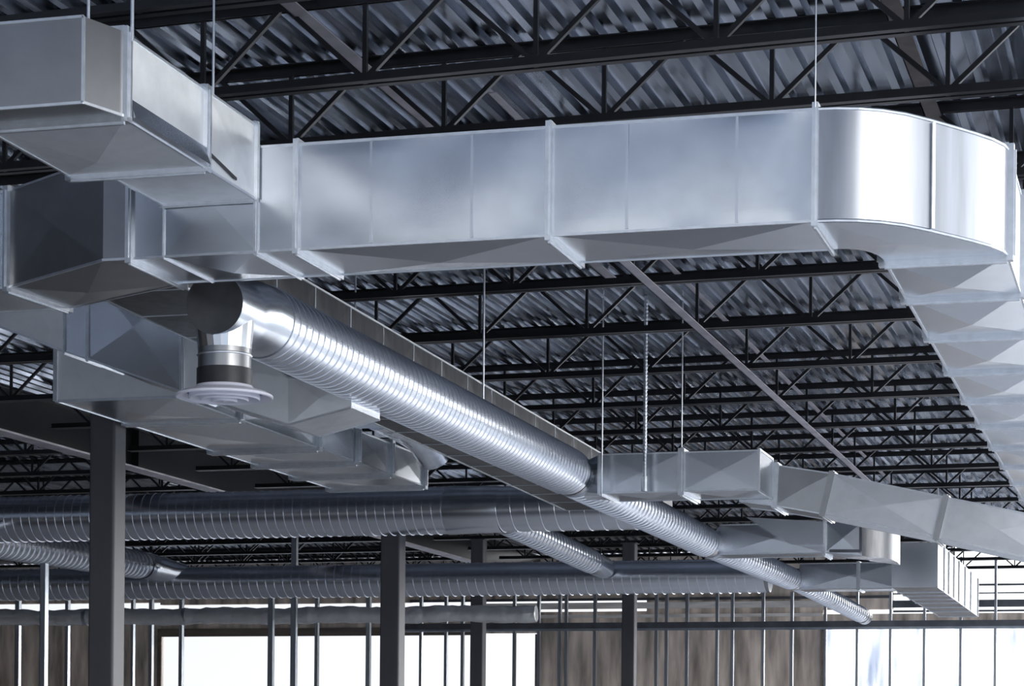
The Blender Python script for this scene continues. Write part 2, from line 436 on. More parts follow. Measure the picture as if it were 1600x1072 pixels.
# columns
def column(px, t, ztop, label, s=.2):
    c = at(px, 900, t=t)
    h = s / 2; r = .018
    mb = MB(); prof = []
    for cx, cy, a0 in ((h - r, h - r, 0), (-h + r, h - r, 90), (-h + r, -h + r, 180), (h - r, -h + r, 270)):
        for k in range(4):
            a = math.radians(a0 + 30 * k); prof.append((c.x + cx + r * math.cos(a), c.y + cy + r * math.sin(a), 0))
    mb.prism(prof, (0, 0, ztop))
    root = thing('steel_column', (c.x, c.y, 0), label, 'column')
    mb.build('shaft', COLM, root)
    mb = MB(); mb.box((c.x - .17, c.y - .17, 0), (c.x + .17, c.y + .17, .02)); mb.build('base_plate', COLM, root)
    mb = MB(); mb.box((c.x - .12, c.y - .12, ztop), (c.x + .12, c.y + .12, ztop + .015)); mb.build('cap_plate', COLM, root)
column(167, 16.8, 4.77, 'thickest dark square steel column, rising in front of both spiral cross pipes')
column(614, 25.4, 4.77, 'second widest dark square steel column, standing behind the upper cross pipe', .222)
column(748, 35, 4.77, 'narrow dark steel column in front of the bright opening, behind both cross pipes')
column(984, 35.4, 4.77, 'narrow dark steel column in front of the brown sheathing', .2)

# ================================================================ THE LONG FRONT DUCT (tap end, straight run, elbow, run away from the camera)
Z0, Z1 = 3.842, 4.315
YF, YB = 9.70, 10.262
d = thing('rectangular_duct', (-3, 10, Z0), 'long wide galvanized duct across the front that bends through a curved elbow and runs away', 'air duct')
qA = [(-6.9, 10.19, Z0), (-6.9, 10.75, Z0), (-6.9, 10.75, Z1), (-6.9, 10.19, Z1)]
qB = [(-5.50, 10.17, Z0), (-5.455, 10.72, Z0), (-5.455, 10.72, Z1), (-5.50, 10.17, Z1)]
qC = [(-4.76, 9.70, Z0), (-4.66, 10.30, Z0), (-4.66, 10.30, Z1), (-4.76, 9.70, Z1)]
qD = rectX(-4.625, YF, 10.30, Z0, Z1)
section(d, qA, qB, GALV); flange(d, qB, (1, -.4, 0), .035)
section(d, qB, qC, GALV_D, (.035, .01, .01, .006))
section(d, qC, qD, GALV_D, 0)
flange(d, qD, (1, 0, 0), .03)
def bumpf(u, v, cu, cv, su, sv): return math.exp(-((u - cu) / su) ** 2 - ((v - cv) / sv) ** 2)
def dent1(u, v):                       # v runs from the top edge down to the bottom one
    return .011 * bumpf(u, v, .30, .45, .16, .5) - .006 * bumpf(u, v, .05, .8, .1, .5) + .006 * bumpf(u, v, .75, .5, .25, .4) + .002 * math.sin(9 * u + 3 * v)
def dent2(u, v):
    return .006 * bumpf(u, v, .2, .5, .2, .5) + .012 * bumpf(u, v, .78, .55, .14, .6) - .008 * bumpf(u, v, .96, .5, .08, .6) + .002 * math.sin(8 * u + 4 * v + 2)
xs = [-4.625, -4.456, -4.0, -3.805, -2.628, -1.465]
for k in range(5):
    section(d, rectX(xs[k], YF, YB, Z0, Z1), rectX(xs[k + 1], YF, YB, Z0, Z1), GALV, ((0,) * 4, (.03, .004, .004, .006), (.002,) * 4, (.032, .004, .004, 0), (.032, .004, .004, 0))[k],
            warp=(None, None, None, (3, dent1), (3, dent2))[k])
    flange(d, rectX(xs[k + 1], YF, YB, Z0, Z1), (1, 0, 0), (.012, .02, .026, .028, .026)[k], (.008, .014, .022, .024, .024)[k])
# stiffening beads across the front panels
for x in (-3.45, -2.98, -2.28, -1.80):
    mb = MB(); mb.bar((x, YF - .006, Z0 + .01), (x, YF - .006, Z1 - .01), .012, .006, (0, 1, 0)); mb.build('panel_bead', GALV, d)
# curved elbow
outer = [(-1.465, 9.70), (-1.38, 9.708), (-1.29, 9.735), (-1.20, 9.785), (-1.11, 9.865), (-1.02, 9.985), (-.93, 10.12), (-.85, 10.245), (-.785, 10.36), (-.742, 10.47), (-.726, 10.57)]
inner = [(-1.465, 10.262), (-1.44, 10.264), (-1.415, 10.27), (-1.39, 10.28), (-1.365, 10.297), (-1.34, 10.325), (-1.318, 10.36), (-1.30, 10.405), (-1.285, 10.46), (-1.278, 10.515), (-1.276, 10.57)]
n = len(outer)
mb = MB(); vs = [(x, y, Z0) for x, y in outer] + [(x, y, Z1) for x, y in outer]
mb.add(vs, [(i, i + 1, n + i + 1, n + i) for i in range(n - 1)], True); mb.build('elbow_heel', GALV_H, d)
mb = MB(); vs = [(x, y, Z0) for x, y in inner] + [(x, y, Z1) for x, y in inner]
mb.add(vs, [(i, i + 1, n + i + 1, n + i) for i in range(n - 1)], True); mb.build('elbow_throat', GALV, d)
for z, dz in ((Z0, -.012), (Z1, .012)):
    mb = MB(); c = (-1.16, 10.18, z + dz)
    loop = [(x, y, z) for x, y in outer] + [(x, y, z) for x, y in reversed(inner)]
    k0 = 5
    mb.add(loop + [c], [(i, (i + 1) % len(loop), len(loop)) for i in range(len(loop))])
    mb.build('elbow_cheek', GALV, d)
for z in (Z0, Z1):
    mb = MB(); mb.tube([(x, y, z) for x, y in outer], .008, 6, True, False); mb.build('corner_seam', SEAM, d)
mb = MB(); mb.bar((-1.005, 10.0, Z0 + .01), (-1.005, 10.0, Z1 - .01), .02, .012, (0.8, .6, 0)); mb.build('heel_seam', SEAM, d)
fy = [10.575, 11.46, 12.55, 13.70, 14.85, 16.0, 17.15, 18.3, 19.45, 20.6, 21.75]
for k, yy in enumerate(fy):
    flange(d, rectY(yy, -1.276, -.726, Z0, Z1), (0, 1, 0), .05 if k == 0 else .06, .026)
    if k: section(d, rectY(fy[k - 1], -1.276, -.726, Z0, Z1), rectY(yy, -1.276, -.726, Z0, Z1), GALV, (.045, .01, .01, .01))

# upper tap duct above its left end
a = thing('rectangular_duct', (-4.3, 9, 4.08), 'highest galvanized duct with bright white side, tapping into the long front duct', 'air duct')
T0, T1 = 4.08, 4.412
def tq(y, x0, x1): return rectY(y, x0, x1, T0, T1)
mb = MB()
pl = [(-5.2, 8.08), (-4.055, 8.08), (-3.985, 8.29), (-4.62, 8.29), (-5.2, 8.29)]
vs = [(x, y, T0) for x, y in pl] + [(x, y, T1) for x, y in pl]
mb.add(vs, [(0, 1, 6, 5), (1, 2, 7, 6), (2, 3, 4, 9, 8, 7), (4, 0, 5, 9), (4, 3, 2, 1, 0), (5, 6, 7, 8, 9)])
mb.build('end_box', GALV_D, a)
for p_, q_ in (((-5.2, 8.08, T0), (-4.055, 8.08, T0)), ((-4.055, 8.08, T0), (-3.985, 8.29, T0)), ((-5.2, 8.08, T1), (-4.055, 8.08, T1)), ((-4.055, 8.08, T0), (-4.055, 8.08, T1))):
    mb = MB(); mb.bar(p_, q_, .011, .011); mb.build('corner_seam', SEAM, a)
flange(a, tq(8.31, -4.61, -3.99), (0, 1, 0), .05, .022)
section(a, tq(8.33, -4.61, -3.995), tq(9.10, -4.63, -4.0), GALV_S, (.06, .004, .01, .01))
mb = MB(); mb.prism([(-3.99, 8.34, T0), (-3.955, 8.34, T0 + .004), (-3.985, 8.34, T0 + .085)], (-.006, .755, 0)); mb.build('hem_strip', GALV, a)
flange(a, tq(9.12, -4.63, -4.0), (0, 1, 0), .045, .02)
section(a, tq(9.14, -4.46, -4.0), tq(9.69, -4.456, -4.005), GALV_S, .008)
flange(a, tq(9.685, -4.456, -4.0), (0, 1, 0), .02, .014)
mb = MB(); mb.bar((-3.994, 9.16, T0 + .07), (-3.994, 9.45, T0 + .03), .006, .012); mb.build('dark_slit', TAPE, a)

# ================================================================ DUCT L: stepped duct dropping towards the big one
YL = 12.6
def L3(px, py): return at(px, py, Y=YL)
l = thing('rectangular_duct', L3(150, 560), 'dull duct slanting down behind the round diffuser, its bottom edge running at an angle', 'air duct')
bot = [(-60, 489), (0, 510), (101, 549), (137, 561), (285, 612), (450, 664)]
top = [(-60, 395), (0, 405), (101, 420), (137, 425), (285, 449), (450, 590)]
def lq(i): 
    b = L3(*bot[i]); t = L3(*top[i]); e = Vector((0, .5, 0)); return [b, b + e, t + e, t]
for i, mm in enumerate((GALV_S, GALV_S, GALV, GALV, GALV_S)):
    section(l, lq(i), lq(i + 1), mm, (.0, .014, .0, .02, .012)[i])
for i, w in ((2, .012), (3, .02), (4, .03)): flange(l, lq(i), (1, 0, -.3), w, .014)
b2 = L3(450, 664); b3 = L3(549, 637); t2 = L3(450, 590); t3 = L3(549, 600); e = Vector((0, .5, 0))
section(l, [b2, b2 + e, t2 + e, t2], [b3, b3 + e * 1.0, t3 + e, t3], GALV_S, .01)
endcap(l, [b3, b3 + e, t3 + e, t3])

# ================================================================ DUCT K: big low duct running away
ZK = 3.94
k = thing('rectangular_duct', (-6.9, 14.2, ZK), 'big low galvanized duct with creased front, running away above the thickest column', 'air duct')
def kq(y, z1=4.26, x0=-7.31, x1=-6.42): return rectY(y, x0, x1, ZK, z1)
q0 = kq(14.2, 4.45); q1 = kq(15.28, 4.30)
endcap(k, q0, GALV_S)
mb = MB(); mb.bar(q0[0], q0[3], .03, .03); mb.build('corner_seam', SEAM, k)
mb = MB(); mb.bar(q0[0], q0[1], .012, .018); mb.build('corner_seam', SEAM, k)
section(k, q0, q1, GALV, (.035, .01, .01, .01))
ky = [15.32, 16.85, 17.75, 18.6, 19.5]
flange(k, kq(15.30, 4.28), (0, 1, 0), .09, .02)
for i in range(len(ky) - 1):
    section(k, kq(ky[i], 4.24 if i == 0 else 4.2), kq(ky[i + 1], 4.2), GALV, (.03, .012, .01, .01))
    flange(k, kq(ky[i + 1], 4.2), (0, 1, 0), .07, .03)
# crinkled take-off beside it
o_ = thing('rectangular_duct', (-6.0, 15.5, 4.0), 'crinkled shiny take-off duct hanging between the big low duct and the fat spiral duct', 'air duct')
yy = [14.9, 16.2, 17.2, 18.3]
p = [at(545, 650, t=15.6), at(600, 690, t=17.0), at(640, 715, t=18.0)]
def oq(y): return rectY(y, -6.36, -5.75, 4.16, 4.44)
section(o_, oq(yy[0]), oq(yy[1]), CRINK, .03); flange(o_, oq(yy[1]), (0, 1, 0), .03)
section(o_, oq(yy[1]), oq(yy[2]), CRINK, .03); flange(o_, oq(yy[2]), (0, 1, 0), .03)
mb = MB(); mb.tube([(-6.05, 17.2, 4.28), (-6.05, 17.8, 4.27), (-6.0, 18.2, 4.2), (-5.95, 18.4, 4.05)], [.17, .17, .16, .15], 20); mb.build('round_elbow', CRINK, o_)
endcap(o_, oq(yy[0]), CRINK)

# ================================================================ DUCT M: high duct behind the fat spiral duct
M_X = -4.95
pa = at(480, 440, X=M_X); pb = at(945, 712, X=M_X)
mdz = (pb.z - pa.z) / (pb.y - pa.y)
mm_ = thing('rectangular_duct', (M_X - .3, 10.4, 4.0), 'high dark duct with closely spaced joints running away directly behind the fat spiral duct', 'air duct')
def mq(y):
    z = pa.z + mdz * (y - pa.y); return rectY(y, M_X - .55, M_X, z - .40, z)
ys = [10.45 + .62 * i for i in range(18)]
for i in range(len(ys) - 1):
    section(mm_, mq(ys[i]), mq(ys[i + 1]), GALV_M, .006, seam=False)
    flange(mm_, mq(ys[i + 1]), (0, 1, 0), .012, .004)
for i in range(4):
    mb = MB(); mb.bar(mq(ys[0])[i], mq(ys[-1])[i], .012, .012); mb.build('corner_seam', SEAM, mm_)
endcap(mm_, mq(ys[0])); endcap(mm_, mq(ys[-1]))

# ================================================================ THE FAT SPIRAL DUCT
SC = 11.3 / 10.8
s0 = at(335, 474, t=11.3); s1 = at(890, 743, t=17.85 * SC); s2 = at(1106, 849, t=24 * SC); s3 = at(1240, 906, t=30 * SC); s4 = at(1348, 962, t=38)
spd = thing('spiral_duct', s0, 'fat bright spiral duct with round end cap, running away under the long front duct', 'spiral duct')
ax = (s1 - s0).normalized(); RS = .190
UPS = Vector((0, 0, .022)); pa0 = s0 + ax * .62 + UPS
spiral_mesh(pa0, s1 + UPS, RS, .095, 40, -1).build('spiral_pipe', SPIR, spd, smooth_angle=24)
mb = MB(); mb.tube([s0, s0 + ax * .02, s0 + ax * .30, s0 + ax * .36 + UPS * .4, s0 + ax * .46 + UPS * .9, s0 + ax * .64 + UPS], [.150, .152, .154, .160, .183, .190], 48, False); mb.build('end_tee', GALV, spd, smooth_angle=40)
mb = MB(); e1 = Vector((0, 0, 1)).cross(ax).normalized(); e2 = ax.cross(e1)
cp = [s0 + ax * .004 + (e1 * math.cos(2 * PI * i / 48) + e2 * math.sin(2 * PI * i / 48)) * .150 for i in range(48)]
mb.add(cp + [s0 + ax * .014], [(i, (i + 1) % 48, 48) for i in range(48)], True); mb.build('end_cap', CAPM, spd)
ring(s0 + ax * .012, ax, .150, .018, SEAM, spd, 'cap_rim', .006)
ring(s0 + ax * .62 + UPS, ax, .190, .04, GALV, spd)
ring(s1 - ax * .2 + UPS, ax, RS, .03, SEAM, spd)
mb = MB(); ax1 = (s2 - s1).normalized(); mb.tube([s1 - ax * .05 + UPS, s1 + ax1 * .25], [RS + .002, .155], 40, False); mb.build('reducer', GALV, spd)
spiral_mesh(s1 + ax1 * .1, s2, .158, .15, 32, -1, .010).build('spiral_pipe', SPIR, spd, smooth_angle=24)
ax2 = (s3 - s2).normalized(); mb = MB(); mb.tube([s2 - ax1 * .2, s2 + ax2 * .25], [.16, .14], 40, False); mb.build('reducer', GALV, spd)
spiral_mesh(s2 + ax2 * .1, s3, .143, .19, 28, -1, .012).build('spiral_pipe', SPIR, spd, smooth_angle=24)
ax3 = (s4 - s3).normalized(); mb = MB(); mb.tube([s3 - ax2 * .2, s3 + ax3 * .25], [.145, .125], 40, False); mb.build('reducer', GALV, spd)
spiral_mesh(s3 + ax3 * .1, s4, .125, .22, 24, -1, .012).build('spiral_pipe', SPIR, spd, smooth_angle=24)
mb = MB(); mb.tube([s4 - ax3 * .1, s4 + ax3 * .2, s4 + ax3 * .22], [.13, .135, .10], 24); mb.build('torn_end_collar', FOIL, spd)
# drop boot under the end tee
bc = at(351, 560, t=11.45)
bx, by = bc.x, bc.y
zt = s0.z - .06; zb = at(351, 606, t=11.45).z
mb = MB(); mb.tube([(bx, by, zt), (bx, by, zb)], [.132, .132], 40, False); mb.build('drop_boot', GALV_D, spd)
mb = MB()
for zz in (at(351, 556, t=11.45).z,):
    mb.tube([(bx, by, zz + .006), (bx, by, zz), (bx, by, zz - .006)], [.132, .139, .132], 40, False)
mb.build('boot_bead', SEAM, spd)
z1b = at(351, 577, t=11.45).z
mb = MB(); mb.tube([(bx, by, z1b), (bx, by, zb - .0)], [.138, .138], 40, False); mb.build('dark_band', TAPE, spd)
# saddle wings where the boot meets the tee
mb = MB()
for k_ in range(24):
    a0 = 2 * PI * k_ / 24; a1 = 2 * PI * (k_ + 1) / 24
    def sad(a_): 
        x_ = math.cos(a_) * .146; y_ = math.sin(a_) * .146
        return Vector((bx + x_, by + y_, s0.z - .152 + .10 * (abs(math.cos(a_)) ** 2) - .0))
    def sad2(a_): return Vector((bx + math.cos(a_) * .134, by + math.sin(a_) * .134, s0.z - .20))
    mb.add([sad(a0), sad(a1), sad2(a1), sad2(a0)], [(0, 1, 2, 3)], True)
mb.build('saddle_collar', GALV, spd)
# diffuser
dz = at(351, 619, t=11.45).z
df = thing('ceiling_diffuser', (bx, by, dz), 'round white ceiling diffuser with concentric rings on the drop boot', 'diffuser')
def lathe(prof, n=56):
    mb = MB(); vs = []
    for r_, z_ in prof: vs += [(bx + r_ * math.cos(2 * PI * i / n), by + r_ * math.sin(2 * PI * i / n), dz + z_) for i in range(n)]
    mb.add(vs, [(j * n + i, j * n + (i + 1) % n, (j + 1) * n + (i + 1) % n, (j + 1) * n + i) for j in range(len(prof) - 1) for i in range(n)], True); return mb
lathe([(.14, .05), (.15, .035), (.215, .018), (.241, .004), (.243, -.006), (.236, -.010), (.20, .0), (.185, .012)]).build('outer_ring', WHITE, df, smooth_angle=40)
lathe([(.175, .02), (.178, -.012), (.172, -.018), (.14, .002), (.13, .02)]).build('cone_ring', WHITE, df, smooth_angle=40)
lathe([(.118, .02), (.122, -.018), (.116, -.024), (.085, -.004), (.078, .02)]).build('cone_ring', WHITE, df, smooth_angle=40)
lathe([(.062, .02), (.066, -.024), (.058, -.03), (.02, -.022), (.002, -.03)]).build('centre_cone', WHITE, df, smooth_angle=40)

# ================================================================ BRANCH DUCTS ON THE RIGHT OF THE SPIRAL
YN = s1.y + .05
def N3(px, py, y=None): return at(px, py, Y=YN if y is None else y)
nd = thing('rectangular_duct', N3(1060, 770), 'boxy branch duct off the fat spiral duct that slopes down to a blazing bright end', 'air duct')
zN0 = N3(1060, 768).z; zN1 = N3(1060, 707).z; DN = .62
x0 = N3(937, 740).x; x1 = N3(1065, 740).x; x2 = N3(1186, 740).x
mb = MB(); cc = Vector((s1.x + .05, YN + .25, s1.z))
vs = []; nn = 24
sq = []
for i in range(nn):
    a_ = 2 * PI * i / nn; vs.append(cc + Vector((0.02, .165 * math.cos(a_), .165 * math.sin(a_))))
for i in range(nn):
    a_ = 2 * PI * i / nn; c_, s_ = math.cos(a_), math.sin(a_); m_ = max(abs(c_), abs(s_))
    vs.append(Vector((x0, YN + DN / 2 + DN / 2 * c_ / m_, (zN0 + zN1) / 2 + (zN1 - zN0) / 2 * s_ / m_)))
mb.add(vs, [(i, (i + 1) % nn, nn + (i + 1) % nn, nn + i) for i in range(nn)], False); mb.build('tap_transition', GALV, nd)
for xa, xb in ((x0, x1), (x1, x2)):
    section(nd, rectX(xa, YN, YN + DN, zN0, zN1), rectX(xb, YN, YN + DN, zN0, zN1), GALV, (.02, .005, .005, .005))
flange(nd, rectX(x0, YN, YN + DN, zN0, zN1), (1, 0, 0), .03, .012); flange(nd, rectX(x1, YN, YN + DN, zN0, zN1), (1, 0, 0), .05, .03); flange(nd, rectX(x2, YN, YN + DN, zN0, zN1), (1, 0, 0), .02, .014)
endcap(nd, rectX(x2 + .002, YN, YN + DN, zN0, zN1))
Y2 = YN + DN + .02
def slq(tp, bp, lean=0, dep=.55):
    t_ = at(*tp, Y=Y2); b_ = at(*bp, Y=Y2 + lean); e_ = Vector((0, dep, 0)); return [b_, b_ + e_, t_ + e_, t_]
Q = [slq((1160, 722), (1155, 783)), slq((1213, 727), (1210, 790)), slq((1300, 740), (1285, 803), .022), slq((1478, 777), (1463, 840), .022), slq((1660, 814), (1643, 880), .022), slq((1800, 845), (1780, 910), .022)]
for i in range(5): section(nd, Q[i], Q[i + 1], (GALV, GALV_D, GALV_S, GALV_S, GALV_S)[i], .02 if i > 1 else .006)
for i in (1, 2, 3, 4): flange(nd, Q[i], (1, 0, -.22), .05, .02, GALV_D if i > 1 else SEAM)

# second branch
YQ = s2.y + .05
def rb(px0, px1, py0, py1, y): 
    a_ = at(px0, py1, Y=y); b_ = at(px1, py1, Y=y); c_ = at((px0 + px1) / 2, py0, Y=y); return a_.x, b_.x, (a_.z + b_.z) / 2, c_.z
pd = thing('rectangular_duct', at(1200, 845, Y=YQ), 'dull branch duct below the sloping one, ending in a bulging rounded elbow', 'air duct')
xa, xb, za, zb_ = rb(1125, 1288, 819, 865, YQ)
mb = MB(); cc = Vector((s2.x, YQ + .2, s2.z)); vs = []
for i in range(nn):
    a_ = 2 * PI * i / nn; vs.append(cc + Vector((.03, .15 * math.cos(a_), .15 * math.sin(a_))))
for i in range(nn):
    a_ = 2 * PI * i / nn; c_, s_ = math.cos(a_), math.sin(a_); m_ = max(abs(c_), abs(s_))
    vs.append(Vector((xa, YQ + .25 + .25 * c_ / m_, (za + zb_) / 2 + (zb_ - za) / 2 * s_ / m_)))
mb.add(vs, [(i, (i + 1) % nn, nn + (i + 1) % nn, nn + i) for i in range(nn)]); mb.build('tap_transition', GALV, pd)
section(pd, rectX(xa, YQ, YQ + .5, za, zb_), rectX(xb, YQ, YQ + .5, za, zb_), GALV, .012)
flange(pd, rectX(xb, YQ, YQ + .5, za, zb_), (1, 0, 0), .03, .03)
xc = at(1347, 840, Y=YQ).x; xd = at(1395, 850, Y=YQ).x
section(pd, rectX(xb, YQ, YQ + .5, za, zb_ + .02), rectX(xc, YQ, YQ + .5, za - .04, zb_ + .0), GALV, .02)
mb = MB(); pts = []
prof_o = [(xc, YQ), (xc + (xd - xc) * .5, YQ + .05), (xc + (xd - xc) * .85, YQ + .18), (xd, YQ + .4), (xd, YQ + .7)]
vs = [(x_, y_, za - .04 - .012 * i) for i, (x_, y_) in enumerate(prof_o)] + [(x_, y_, zb_) for x_, y_ in prof_o]
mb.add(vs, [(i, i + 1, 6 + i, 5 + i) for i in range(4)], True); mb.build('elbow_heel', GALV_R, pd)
mb = MB(); vs = [(x_, y_, za - .04 - .012 * i) for i, (x_, y_) in enumerate(prof_o)] + [(xc, YQ + .7, za - .04)]
mb.add(vs, [tuple(range(6))]); mb.build('elbow_cheek', CRINK, pd)
mb = MB(); mb.prism([at(1165, 808, Y=YQ - .1), at(1236, 851, Y=YQ - .1), at(1286, 851, Y=YQ - .1), at(1286, 815, Y=YQ - .1)], (0, .4, .02)); mb.build('sloping_hood', GALV, pd)
mb = MB(); q_ = [at(1345, 818, Y=YQ - .03), at(1345, 861, Y=YQ - .03), at(1296, 861, Y=YQ - .03)]; mb.bar(q_[0], q_[1], .03, .03); mb.bar(q_[1], q_[2], .03, .03); mb.build('access_frame', TRACK, pd)

# third branch
YR = s3.y + .05
qd = thing('rectangular_duct', at(1310, 900, Y=YR), 'lowest dull branch duct at the thin end of the fat spiral duct', 'air duct')
xa, xb, za, zb_ = rb(1250, 1405, 880, 920, YR)
section(qd, rectX(xa, YR, YR + .5, za, zb_), rectX(xb, YR, YR + .5, za, zb_), GALV, .012)
mb = MB(); cc = Vector((s3.x, YR + .2, s3.z)); vs = []
for i in range(nn):
    a_ = 2 * PI * i / nn; vs.append(cc + Vector((.03, .13 * math.cos(a_), .13 * math.sin(a_))))
for i in range(nn):
    a_ = 2 * PI * i / nn; c_, s_ = math.cos(a_), math.sin(a_); m_ = max(abs(c_), abs(s_))
    vs.append(Vector((xa, YR + .25 + .25 * c_ / m_, (za + zb_) / 2 + (zb_ - za) / 2 * s_ / m_)))
mb.add(vs, [(i, (i + 1) % nn, nn + (i + 1) % nn, nn + i) for i in range(nn)]); mb.build('tap_transition', GALV, qd)
xm = at(1341, 900, Y=YR).x; flange(qd, rectX(xm, YR, YR + .5, za, zb_), (1, 0, 0), .05, .02)
flange(qd, rectX(xb, YR, YR + .5, za, zb_), (1, 0, 0), .03, .02)

# tall duct end beyond the branches, running away
YT = 27.2
xa, xb, za, zb_ = rb(1393, 1465, 848, 918, YT)
td = thing('rectangular_duct', ((xa + xb) / 2, YT, za), 'tall shiny duct end under the blazing sloped duct, running away in closely jointed sections', 'air duct')
endcap(td, rectY(YT, xa, xb, za, zb_))
yy = [YT, 27.9, 28.5, 29.2, 29.9, 30.8, 31.7, 32.9]
for i in range(len(yy) - 1):
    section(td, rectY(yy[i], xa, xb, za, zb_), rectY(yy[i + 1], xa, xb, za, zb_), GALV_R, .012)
    flange(td, rectY(yy[i + 1], xa, xb, za, zb_), (0, 1, 0), .04, .014)
TDTOP = ((xa + xb) / 2, 29.9, zb_ - .004)

# ================================================================ CROSS PIPES
YU = 23.55
u0 = at(-120, 810, Y=YU); u1 = at(722, 800, Y=YU); u2 = at(782, 797, Y=YU); u3 = Vector((-5.06, YU, 0))
RU = at(300, 770, Y=YU).z - at(300, 842, Y=YU).z; RU /= 2
zc = at(300, 806, Y=YU).z
ud = thing('spiral_duct', (-6, YU, zc), 'upper spiral cross pipe with a wye fitting, passing behind the thickest column', 'spiral duct')
spiral_mesh((u0.x, YU, zc), (u1.x, YU, zc), RU, .105, 40, 1, .007).build('spiral_pipe', SPIR, ud, smooth_angle=24)
mb = MB(); mb.tube([(u1.x - .16, YU, zc), (u1.x - .14, YU, zc), (u2.x, YU, zc), (u2.x + .02, YU, zc)], [RU, RU + .008, RU - .008, RU - .012], 40, False); mb.build('wye_body', GALV, ud)
ring((u2.x, YU, zc), (1, 0, 0), RU - .008, .03, SEAM, ud)
spiral_mesh((u2.x, YU, zc), (u3.x, YU, zc), RU - .012, .16, 40, 1).build('spiral_pipe', SPIR, ud, smooth_angle=24)
mb = MB(); mb.tube([(u3.x - .2, YU, zc), (u3.x - .01, YU, zc)], RU - .02, 36); mb.build('end_cap', GALV_D, ud)
v0 = at(760, 838, t=24.5); v0 = Vector((v0.x, YU + .05, zc - .04)); 
YWp = 29.6
zw = at(600, 907, Y=YWp).z; RW = (at(600, 882, Y=YWp).z - at(600, 933, Y=YWp).z) / 2
v1 = at(945, 888, Y=YWp - .25)
RV = .145
axv = (v1 - v0).normalized()
mb = MB(); mb.tube([v0 - axv * .1, v0 + axv * .35, v0 + axv * .7], [.17, .15, RV + .004], 32, False); mb.build('wye_branch', GALV, ud)
spiral_mesh(v0 + axv * .55, v1 - axv * .7, RV, .15, 32, -1, .009).build('branch_pipe', SPIR, ud, smooth_angle=24)
ring(v1 - axv * .72, axv, RV, .04, SEAM, ud)
mb = MB(); mb.tube([v1 - axv * .72, v1 - axv * .3, v1 - axv * .02], [RV, RV, RV * .95], 32); mb.build('branch_collar', GALV, ud)

w0 = at(-120, 909, Y=YWp); w1 = Vector((-5.0, YWp, 0))
wd = thing('spiral_duct', (-7, YWp, zw), 'lower spiral cross pipe spanning just above the wall studs', 'spiral duct')
spiral_mesh((w0.x, YWp, zw), (w1.x, YWp, zw), RW, .125, 36, 1, .009).build('spiral_pipe', SPIR, wd, smooth_angle=24)
mb = MB(); mb.tube([(w1.x - .12, YWp, zw), (w1.x - .01, YWp, zw)], RW - .006, 36); mb.build('end_cap', GALV_D, wd)
for px in (758, 410): ring((at(px, 905, Y=YWp).x, YWp, zw), (1, 0, 0), RW, .04, SEAM, wd)
# left branch into it
b0 = at(-60, 838, t=25.6); b1 = at(232, 885, Y=YWp - .3); axb = (b1 - b0).normalized()
bd = thing('spiral_duct', b0, 'short spiral branch pipe curving down into the lower cross pipe behind the thickest column', 'spiral duct')
spiral_mesh(b0, b1 - axb * .25, .185, .16, 32, -1, .010).build('spiral_pipe', SPIR, bd, smooth_angle=24)
e_ = b1 - axb * .3
mb = MB(); mb.tube([e_, e_ + axb * .25, e_ + axb * .4 + Vector((.12, 0, -.04)), e_ + axb * .45 + Vector((.3, .05, -.08)), e_ + axb * .5 + Vector((.45, .1, -.1))], [.19, .19, .185, .165, .135], 28)
mb.build('round_elbow', GALV, bd, smooth_angle=50)

# foil-wrapped pipe behind the studs
YX = 32.6
x0_ = at(-120, 957, Y=YX).x; x1_ = at(838, 957, Y=YX).x
zx = at(300, 963, Y=YX).z
fd = thing('insulated_pipe', (x0_, YX, zx), 'foil-wrapped pipe with a bright wrinkled top behind the wall studs, lowest of the cross pipes', 'pipe')
rs = []; pts = []
nst = 110
for i in range(nst + 1):
    x_ = x0_ + (x1_ - x0_) * i / nst
    pts.append((x_, YX, zx - .01 * math.sin(i * .31))); rs.append(.125 + .008 * math.sin(i * 1.7) + (-.02 if i % 15 == 7 else 0))
mb = MB(); mb.tube(pts, rs, 28); mb.build('foil_jacket', FOIL, fd)
for px in (135, 290):
    mb = MB(); x_ = at(px, 957, Y=YX).x; mb.tube([(x_ - .03, YX, zx), (x_ + .03, YX, zx)], .132, 28); mb.build('strap', STUD, fd)

# ================================================================ WALL STUDS AND HEADER
def stud(px, w, y, ytop, label):
    c = at(px, 1000, Y=y); z1 = at(px, ytop, Y=y).z if ytop else 5.2
    tot = w * y / 3600 * 1.02
    fw = tot * .62; dp = .09; th = .006
    mb = MB()
    x = c.x - tot / 2
    mb.box((x, y, 0), (x + fw, y + th, z1)); mb.box((x, y + dp - th, 0), (x + fw, y + dp, z1))
    mb.box((x + fw - th, y, 0), (x + fw, y + dp, z1)); mb.box((x, y, 0), (x + th, y + .015, z1)); mb.box((x, y + dp - .015, 0), (x + th, y + dp, z1))
    tag(mb.build('metal_stud', STUD, None, (c.x, y, 0)), label, 'wall stud', 'galvanized wall studs')
stud(28, 12, 33.2, 930, 'pale metal stud nearest the picture edge, under the lower cross pipe')
stud(68, 15, 22.6, 880, 'brightest wide metal stud, standing in front of the lower cross pipe')
stud(424, 13, 31.6, 925, 'shorter broad metal stud of the close pair between the two thickest columns')
stud(460, 14, 31.2, 835, 'broad tall metal stud seen above and below the lower cross pipe')
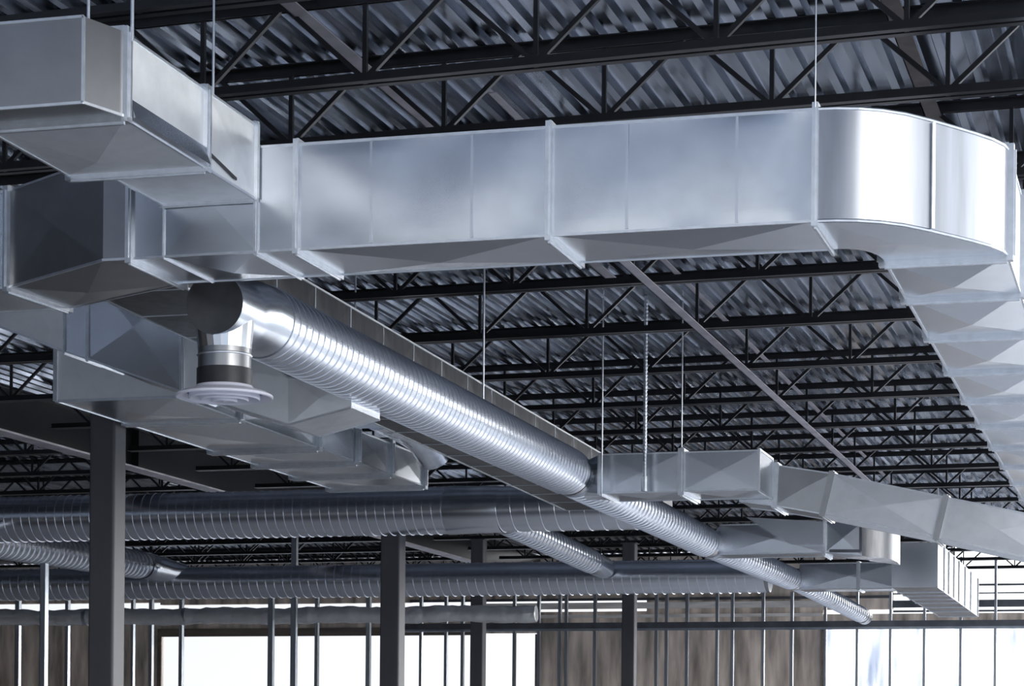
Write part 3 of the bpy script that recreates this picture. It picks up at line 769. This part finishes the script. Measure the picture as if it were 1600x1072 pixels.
for px, w, lb in ((105, 9, 'dark thin metal stud in front of the brown sheathing beside the thickest column'),
                  (207, 7, 'thin metal stud just beyond the thickest column, before brown sheathing'),
                  (236, 9, 'worn metal stud at the edge where brown sheathing meets the big opening'),
                  (283, 9, 'lone thin metal stud crossing the bright opening near the thickest column'),
                  (495, 8, 'thin metal stud beside the broad close pair, in the bright opening'),
                  (576, 10, 'thin metal stud in the bright opening next to the second widest column')):
    stud(px, w, 33.4, 930, lb)
far = [658, 697, 723, 804, 842, 875, 885, 930, 1026, 1042, 1074, 1121, 1145, 1193, 1238, 1290, 1340, 1392, 1445, 1502, 1556, 1612]
for i, px in enumerate(far):
    stud(px, 7 if px < 1280 else 6, YP, 870 if px > 1480 else 925, f'{ORD[i]} slender metal stud of the far partition, counted from the second widest column')
xh0 = at(622, 978, Y=YP - .03).x; xh1 = at(1720, 978, Y=YP - .03).x; zh1 = at(1100, 972, Y=YP).z; zh0 = at(1100, 985, Y=YP).z
hd = thing('wall_header', ((xh0 + xh1) / 2, YP, zh0), 'long dark steel header track crossing the far partition studs', 'header')
mb = MB(); mb.box((xh0, YP - .05, zh0 + .04), (xh1, YP - .02, zh1)); mb.build('track_web', TRACK, hd)
mb = MB(); mb.box((xh0, YP - .06, zh0), (xh1, YP - .02, zh0 + .04)); mb.build('track_flange', STUD, hd)

# ================================================================ HANGER RODS
def rod(px, py0, t, label, r=.005, ztop=5.23, thick=False):
    p = at(px, py0, t=t)
    mb = MB(); mb.tube([(p.x, p.y, p.z), (p.x, p.y, ztop)], r, 8)
    if thick:
        zz = p.z + .02
        mb.tube([(p.x, p.y, p.z), (p.x, p.y, p.z + .12)], r * 1.7, 10)
        while zz < ztop - .02:
            mb.tube([(p.x, p.y, zz), (p.x, p.y, zz + .008), (p.x, p.y, zz + .016)], [r, r * 1.25, r], 8, False); zz += .03
    tag(mb.build('hanger_rod', ROD, None, (p.x, p.y, p.z)), label, 'hanger rod', 'threaded rods hanging the ducts')
def rod_at(p, label, r=.005, ztop=5.23):
    mb = MB(); mb.tube([p, (p[0], p[1], ztop)], r, 8)
    tag(mb.build('hanger_rod', ROD, None, p), label, 'hanger rod', 'threaded rods hanging the ducts')
rod_at((-4.12, 8.25, T1), 'thin rod holding the highest duct, just inside its front corner', .007)
rod_at((-3.96, 8.31, T0 + .3), 'thick pale rod at the front corner joint of the highest duct', .008)
rod_at((-3.965, 9.12, T1 - .02), 'thin bent rod at the second joint of the highest duct', .006)
rod_at((-1.465, 9.675, Z1), 'single thin rod holding the long front duct where its elbow begins', .0035)
rod(755, 628, 15.9, 'thin rod holding the fat spiral duct midway', .0075)
rod(940, 776, YN * 1.035 - .28, 'thin rod at the first joint of the boxy branch duct', .007)
rod(1007, 768, YN * 1.03 - .28, 'thickest threaded rod, in front of the boxy branch duct', .0145, thick=True)
rod(1065, 702, YN * 1.03 - .1, 'faint thin rod at the middle joint of the boxy branch duct', .006)
rod(553, 722, 17.2, 'thin rod beside the crinkled take-off duct', .008)
rod_at(TDTOP, 'short rod over the tall shiny duct end', .008)
